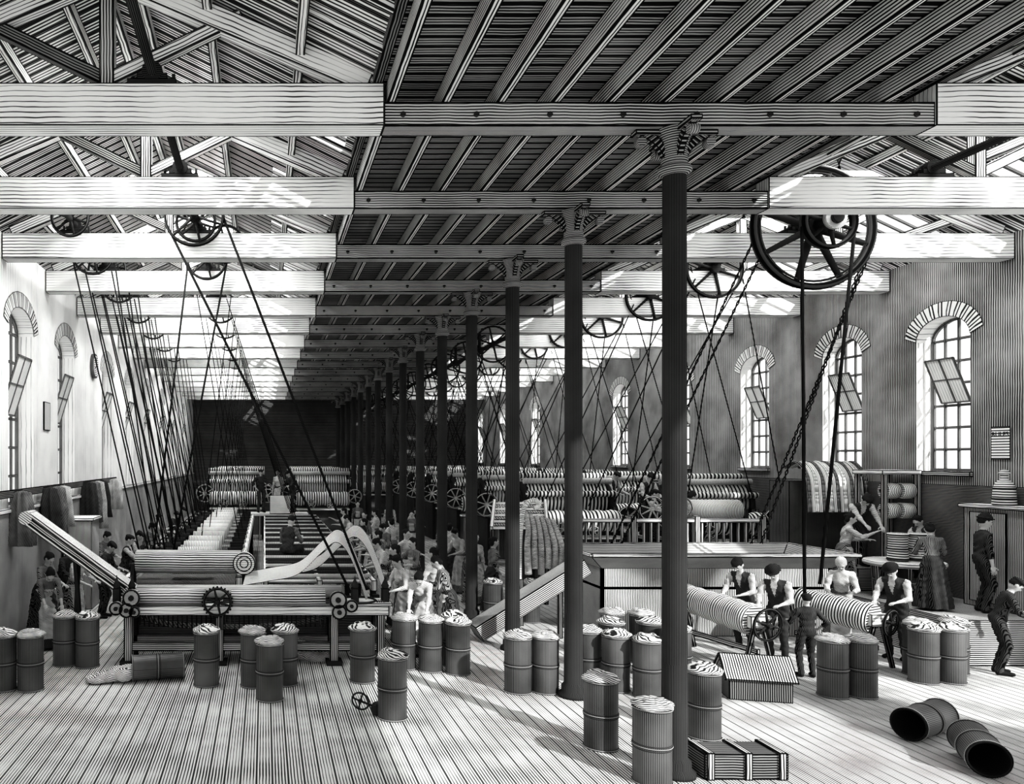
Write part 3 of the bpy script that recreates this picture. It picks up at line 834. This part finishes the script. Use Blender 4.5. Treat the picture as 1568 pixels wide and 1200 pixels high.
for x in(.02,.98,1.95):
    mb.b2(x-.05,x+.05,y0,y1,1.05,1.24,'wood_light')
    for y in np.arange(y0+.2,y1,2.2): mb.b2(x-.05,x+.05,y-.05,y+.05,0,1.05,'iron')
y=y0+.1;k=0
while y<y1:
    mb.b2(.05,1.92,y,y+.30,1.16,1.20,'lattice' if k%2 else 'sliver')
    mb.cyl((.02,y+.38,1.24),(1.95,y+.38,1.24),.05,'iron' if k%3 else 'steel',n=10)
    y+=.46;k+=1
mb.obj('gill_bed_frame')
mb=MB();P=smoothpath([(-.35,13.75,1.30),(.1,13.85,1.36),(.6,13.8,1.48),(1.0,13.75,1.85),(1.25,13.7,2.05),(1.45,13.65,1.9),(1.62,13.5,1.5),(1.75,13.3,1.06)],8)
mb.ribbon(P,(.03,.16,.10),'sliver');mb.ribbon([p+V((.35,.3,.06)) for p in P[12:]],(.03,.12,.10),'sliver')
mb.obj('sliver_band')
mb=MB();mb.b2(-.6,1.7,30.0,31.2,1.2,1.29,'wood_light');
for x in(-.5,1.6):
    for y in(30.1,31.1): mb.b2(x-.05,x+.05,y-.05,y+.05,0,1.2,'wood_mid')
mb.b2(.2,1.0,29.9,30.0,1.3,2.0,'wood_light')
mb.obj('inspection_table')

# ------------------------------------------------------------ carding machines
def card():
    mb=MB()
    for x in(-1.15,1.15):
        mb.b2(x-.06,x+.06,-1.0,1.0,0,1.5,'iron')
        mb.lathe([(.05,-.05),(.62,-.05),(.62,.05),(.05,.05)],'iron',24,(x,0,2.15),(1,0,0))
        mb.b2(x-.05,x+.05,-.75,.75,1.5,2.1,'wood_dark')
    mb.b2(-1.1,1.1,-.95,-.85,.2,1.5,'wood_dark',swap=True)
    mb.cyl((-1.08,0,2.25),(1.08,0,2.25),.58,'drum',n=28)
    for i,a in enumerate((20,55,90,125,160)):
        t=math.radians(a);mb.cyl((-1.2,-.72*math.cos(t),2.2+.72*math.sin(t)),(1.2,-.72*math.cos(t),2.2+.72*math.sin(t)),.08,'steel' if i%2 else 'drum',n=12)
    prof=[]
    for k in range(13): prof.append((.30 if k%2 else .265,2.16*k/12))
    mb.lathe(prof,'drum',22,(-1.08,-1.1,1.75),(1,0,0))
    mb.wheel((-1.3,-1.2,1.95),.38,'steel',rim=.05,w=.06,spokes=8,n=28);mb.wheel((1.32,-1.2,1.85),.30,'steel',rim=.05,w=.06,spokes=6,n=28)
    mb.cyl((-1.3,-1.16,1.95),(-1.3,-1.12,1.95),.36,'iron',n=28);mb.cyl((1.32,-1.16,1.85),(1.32,-1.12,1.85),.28,'iron',n=28)
    mb.wheel((-.5,-1.45,1.55),.2,'steel',rim=.04,w=.05,spokes=5,n=20);mb.wheel((.3,-1.45,1.5),.15,'steel',rim=.04,w=.05,spokes=5,n=20)
    mb.b2(-1.1,1.1,-1.42,-1.0,1.28,1.36,'wood_light')
    for x in(-1.0,1.0): mb.b2(x-.04,x+.04,-1.4,-1.3,0,1.28,'wood_mid')
    mb.wheel((-1.28,.0,2.2),.45,'iron',axis=(1,0,0),rim=.05,w=.06)
    mb.cyl((-1.3,-1.05,1.95),(-1.1,-1.05,1.95),.04,'iron',n=8);mb.cyl((1.1,-1.05,1.85),(1.32,-1.05,1.85),.04,'iron',n=8)
    return mb
cm=card().obj('carding_machine');cd=cm.data;cm.location=(11.58,21.0,0)
for x,y in((8.3,21.9),(11.58,25),(8.3,25.9),(11.58,29),(8.3,29.9),(11.58,33),(8.3,34),(11.58,37),(8.3,38),(11.58,41),(8.3,42),(6.3,46.5),(11.58,46),(2.4,33.5),(2.4,37.5),(2.4,41.5),(-1.2,34),(-1.2,38),(-1.2,42)):
    put('carding_machine',cd,(x,y,0))
mb=MB();a=V((5.95,18.3,1.75));b=V((6.55,20.1,2.30))
d=(b-a);wv=V((1.25,0,0))
n=9
for k in range(n):
    p=a+d*(k/n);q=a+d*((k+.86)/n);mb.quad(p-wv*.5,p+wv*.5,q+wv*.5,q-wv*.5,'lattice' if k%2 else 'sliver')
for s_ in(-.52,.52): mb.beam(a+wv*s_,b+wv*s_,.08,.14,'wood_light')
for s_ in(-.5,.5):
    mb.beam(a+wv*s_,V((a.x+1.25*s_,a.y,0)),.09,.09,'wood_dark');mb.beam(b+wv*s_,V((b.x+1.25*s_,b.y,0)),.09,.09,'wood_dark')
mb.obj('lattice_feed_board')

def horn(x,y,zt,zb):
    mb=MB();P=smoothpath([(x-.35,y,zt-1.7),(x-.32,y,zt-.6),(x-.22,y,zt-.1),(x-.02,y,zt),(x+.05,y,zt-.12),(x-.05,y,zt-.16)],6)
    for i in range(len(P)-1): mb.cyl(P[i],P[i+1],.05,'sliver',n=8)
    for k in range(6):
        xx=x-.18+k*.11
        Q=smoothpath([(xx-.05,y,zt-.25-.03*k),(xx,y-.05,zt-.55),(xx-.03+.03*k,y-.08,zt-.95),(xx+.02*k,y-.06,zb+.12*(k%2))],6)
        for i in range(len(Q)-1): mb.cyl(Q[i],Q[i+1],.045+.03*i/len(Q),'fibre',n=8,r1=.045+.03*(i+1)/len(Q))
    mb.b2(x-.42,x-.28,y-.07,y+.07,0,zt-1.6,'wood_dark')
    mb.obj('hanging_sliver')
horn(5.55,16.0,2.55,1.05)

# ------------------------------------------------------------ trough, ramp, railing
mb=MB()
x0,x1,ya,yb=6.45,10.85,15.0,16.4
mb.b2(x0,x1,ya,ya+.06,0,1.42,'wood_mid',swap=True);mb.b2(x0,x1,yb-.06,yb,0,1.42,'wood_dark',swap=True)
mb.b2(x0,x0+.06,ya,yb,0,1.42,'wood_mid',swap=True);mb.b2(x1-.06,x1,ya,yb,0,1.42,'wood_mid',swap=True)
mb.b2(x0,x1,ya,yb,.9,.95,'wood_dark')
o_=.32
c=[(x0,ya),(x1,ya),(x1,yb),(x0,yb)];e=[(x0-o_,ya-o_),(x1+o_,ya-o_),(x1+o_,yb+o_),(x0-o_,yb+o_)]
for i in range(4):
    j=(i+1)%4
    mb.quad((*c[i],1.36),(*c[j],1.36),(*e[j],1.62),(*e[i],1.62),'wood_mid')
    mb.quad((*c[i],1.30),(*c[j],1.30),(*e[j],1.55),(*e[i],1.55),'wood_mid')
    mb.beam((*e[i],1.585),(*e[j],1.585),.09,.05,'wood_light')
mb.obj('wooden_hopper')
mb=MB();mb.beam((3.95,14.70,.16),(6.0,14.8,1.40),.50,.30,'wood_mid')
mb.beam((5.6,14.85,1.0),(5.6,14.85,0),.08,.08,'wood_dark');mb.obj('loading_ramp')
mb=MB()
mb.b2(6.7,11.0,17.2,17.3,2.0,2.08,'wood_light');mb.b2(6.7,11.0,17.2,17.3,1.42,1.50,'wood_light')
for x in np.arange(6.75,11,.16): mb.b2(x-.025,x+.025,17.23,17.27,1.5,2.0,'wood_light')
for x in(6.75,8.1,9.5,10.95): mb.b2(x-.06,x+.06,17.18,17.32,0,2.14,'wood_mid')
mb.b2(6.7,11.0,17.34,17.4,.05,1.36,'wood_dark',swap=True)
mb.obj('slatted_railing')
mb=MB();mb.cyl((9.6,18.05,2.2),(10.9,18.05,2.2),.26,'sliver',n=20);mb.b2(8.8,11.0,17.9,19.3,0,1.0,'wood_dark')
mb.wheel((9.45,17.75,2.3),.25,'steel',rim=.04,w=.05,spokes=8,n=24);mb.wheel((8.85,17.9,2.25),.30,'steel',rim=.04,w=.05,spokes=8,n=24)
mb.b2(9.4,9.55,17.8,18.3,1.0,2.25,'iron');mb.b2(10.9,11.0,17.8,18.3,1.0,2.25,'iron');mb.b2(8.8,8.9,17.95,18.2,1,2.3,'iron')
mb.obj('feed_roller_machine')

def lathe_machine(name,a,b,r,ra):
    a=V(a);b=V(b);mb=MB();d=(b-a).normalized();L=(b-a).length
    prof=[];n=11
    for k in range(n+1):
        t=k/n;prof.append((r*(1.0 if k%2 else .93)*(1 if t<.55 else .95),L*t*.9+.06))
    mb.lathe(prof,'laproll',24,a,d)
    mb.cyl(a-d*.25,b+d*.15,.035,'iron',n=10)
    mb.wheel(a-d*.18,ra,'iron',axis=tuple(d),rim=.04,w=.05,spokes=6,n=26)
    mb.box(a-d*.02,(.34,.12,.20),'wood_light')
    mb.box(b,(.34,.14,.20),'wood_light')
    for p in(a,b):
        for sx in(-1,1): mb.beam((p.x+sx*.06,p.y,p.z-.05),(p.x+sx*.24,p.y+.0,0),.055,.055,'wood_dark')
    mb.beam((a.x,a.y,.32),(b.x,b.y,.32),.06,.08,'wood_mid')
    mb.obj(name)
lathe_machine('lap_winding_lathe',(7.88,12.5,.80),(7.55,14.2,.92),.26,.27)
lathe_machine('lap_winding_lathe',(9.98,12.75,.78),(9.42,13.9,.90),.25,.22)

mb=MB();mb.b2(11.4,13.19,12.85,17.6,0,PZ,'wood_mid');mb.obj('raised_platform')
mb=MB();mb.b2(12.8,13.19,12.9,14.35,PZ,2.52,'wood_mid',swap=True);mb.b2(12.74,13.19,12.86,14.4,2.52,2.58,'wood_light')
mb.b2(12.77,12.8,13.5,14.2,PZ+.1,2.45,'wood_mid',swap=True);mb.obj('wooden_locker')
mb=MB();mb.lathe([(.16,0),(.17,.03),(.15,.32),(.12,.40),(.06,.46),(.05,.54),(.08,.56),(.07,.60),(.02,.63)],'laproll',20,(12.98,13.75,2.58))
mb.torus((12.98,13.75,2.70),(0,0,1),.165,.01,'iron',n=20);mb.torus((12.98,13.75,2.88),(0,0,1),.155,.01,'iron',n=20);mb.obj('oil_can')
mb=MB();mb.lathe([(.62,.62),(.64,.64),(.64,.69),(.62,.71)],'wood_light',32,(0,0,0));mb.lathe([(.5,0),(.5,.04),(.10,.08),(.09,.62)],'wood_dark',24);mb.lathe([(.48,.30),(.48,.34)],'wood_mid',24)
for k in range(6):
    a=k*math.pi/3;mb.beam((.48*math.cos(a),.48*math.sin(a),0),(.52*math.cos(a),.52*math.sin(a),.63),.05,.05,'wood_light')
o=mb.obj('round_table');o.location=(12.2,14.95,PZ)
mb=MB();mb.lathe([(.155,0),(.175,.04),(.165,.08),(.155,.22),(.15,.46),(.17,.50),(.165,.53)],'laproll',22)
for z in(.04,.24,.50): mb.torus((0,0,z),(0,0,1),.165,.014,'iron',n=22)
tb=mb.obj('fibre_tub');tb.location=(12.0,14.85,PZ+.71);put('fibre_tub',tb.data,(12.40,14.85,PZ+.71))
mb=MB()
for x in(12.45,13.12):
    for y in(15.75,16.45): mb.b2(x-.04,x+.04,y-.04,y+.04,PZ,3.12,'wood_mid')
mb.b2(12.38,13.17,15.7,16.5,3.08,3.17,'wood_light')
for z in(2.75,2.35): 
    for sx in range(2): mb.cyl((12.52+sx*.31,15.85,z),(12.76+sx*.31,15.85,z),.16,'sliver',n=18)
    mb.cyl((12.45,15.85,z),(13.12,15.85,z),.03,'iron',n=8)
mb.obj('roll_rack')
mb=MB();mb.b2(11.9,12.38,15.72,16.35,PZ,PZ+.45,'wood_mid');mb.obj('step_box')
mb=MB();P=smoothpath([(12.5,17.9,3.20),(12.5,17.5,3.32),(12.45,17.1,3.05),(12.4,16.95,2.6),(12.35,16.85,2.25)],6)
mb.ribbon([p+V((-.05,0,0)) for p in P],(.62,0,0),'sliver');
for k in range(9): 
    xo=-.62+k*.155
    for i in range(len(P)-1): mb.cyl(P[i]+V((xo,-.02,0)),P[i+1]+V((xo,-.02,0)),.035,'sliver' if k%2 else 'wood_dark',n=6,along=True)
mb.b2(11.85,13.1,17.7,18.4,0,2.9,'wood_dark',swap=True)
mb.obj('sliver_sheet')

# ------------------------------------------------------------ wall things
mb=MB();mb.quad((XR-.02,14.28,3.38),(XR-.02,13.90,3.38),(XR-.02,13.90,3.98),(XR-.02,14.28,3.98),'paper',swap=False)
o=mb.obj('rules_poster',weld=False)
tx=bpy.data.curves.new('rules_text','FONT');tx.body='RULES';tx.size=.12;tx.align_x='CENTER';tx.extrude=.002
to=bpy.data.objects.new('rules_text',tx);COL.objects.link(to);tx.materials.append(M['dark']);to.location=(XR-.026,14.09,3.80);to.rotation_euler=(math.radians(90),0,math.radians(-90));to.parent=o
mb=MB();mb.cyl((XL+.001,21.2,5.9),(XL+.09,21.2,5.9),.33,'frame',n=28);mb.cyl((XL+.09,21.2,5.9),(XL+.10,21.2,5.9),.28,'paper',n=28)
mb.beam((XL+.11,21.2,5.9),(XL+.11,21.2,6.12),.02,.01,'dark');mb.beam((XL+.11,21.2,5.9),(XL+.11,21.05,5.84),.02,.01,'dark');mb.obj('wall_clock')
mb=MB();mb.b2(XL+.001,XL+.03,16.45,16.9,4.0,4.6,'paper');mb.obj('wall_notice')
def coat(y,h,seed):
    random.seed(seed);mb=MB()
    ph=random.uniform(0,6)
    mb.lathe([(.03,h),(.14,h-.04),(.20,h*.55),(.20,h*.3),(.23,.0)],('dark_cloth','mid_cloth','white_cloth')[seed%3],36,(XL+.26,y,2.82-h),(0,0,1),wob=lambda a,z:(1+.25*math.sin(6*a+ph+z*2))*(.45+.55*abs(math.sin(a))))
    mb.cyl((XL+.05,y,2.82),(XL+.26,y,2.84),.02,'iron',n=6);mb.obj('hanging_coat')
mb=MB();mb.b2(XL+.092,XL+.12,12.5,24,2.70,2.84,'wood_dark');mb.obj('coat_rail')
for i,(y,h) in enumerate(((16.05,1.0),(16.6,1.1),(17.1,.9),(19.6,1.2),(20.1,1.05),(20.65,1.25),(21.2,1.0),(14.2,1.0),(23,.9))): coat(y,h,i)
mb=MB();mb.b2(XL+.1,XL+.75,17.7,18.5,0,2.0,'wood_mid',swap=True);mb.b2(XL+.1,XL+.8,17.65,18.55,2.0,2.06,'wood_light');mb.obj('tool_cupboard')

# ------------------------------------------------------------ light
w=bpy.data.worlds.new('sky');scn.world=w;w.use_nodes=True
bg=w.node_tree.nodes['Background'];bg.inputs[0].default_value=(1,1,1,1);bg.inputs[1].default_value=1.05
sd=bpy.data.lights.new('sun','SUN');sd.energy=3.6;sd.angle=math.radians(1.2)
so=bpy.data.objects.new('sun',sd);COL.objects.link(so)
so.rotation_euler=V((-.42,.74,-.54)).to_track_quat('-Z','Y').to_euler();so.location=(8,-4,12)
for nm,x,en in(('ridge_fill_left',-1.7,480),('ridge_fill_right',10.2,340)):  # added fill lamps hung below the closed ridge, not roof openings
    for y,k in((14,1),(24,1),(34,.9),(43,.6)):
        ld=bpy.data.lights.new(nm,'AREA');ld.shape='RECTANGLE';ld.size=1.2;ld.size_y=8;ld.energy=en*k
        lo=bpy.data.objects.new(nm,ld);COL.objects.link(lo);lo.location=(x,y,8.5)
# ------------------------------------------------------------ camera
cd_=bpy.data.cameras.new('cam');cam=bpy.data.objects.new('cam',cd_);COL.objects.link(cam)
cam.location=(0,0,3.4);cam.rotation_euler=(math.radians(90),0,0)
cd_.sensor_width=36;cd_.lens=36*1200/1568;cd_.shift_x=379/1568;cd_.shift_y=102/1568
cd_.clip_end=200
scn.camera=cam
print('objects',len(bpy.data.objects),'people meshes',len(CACHE))
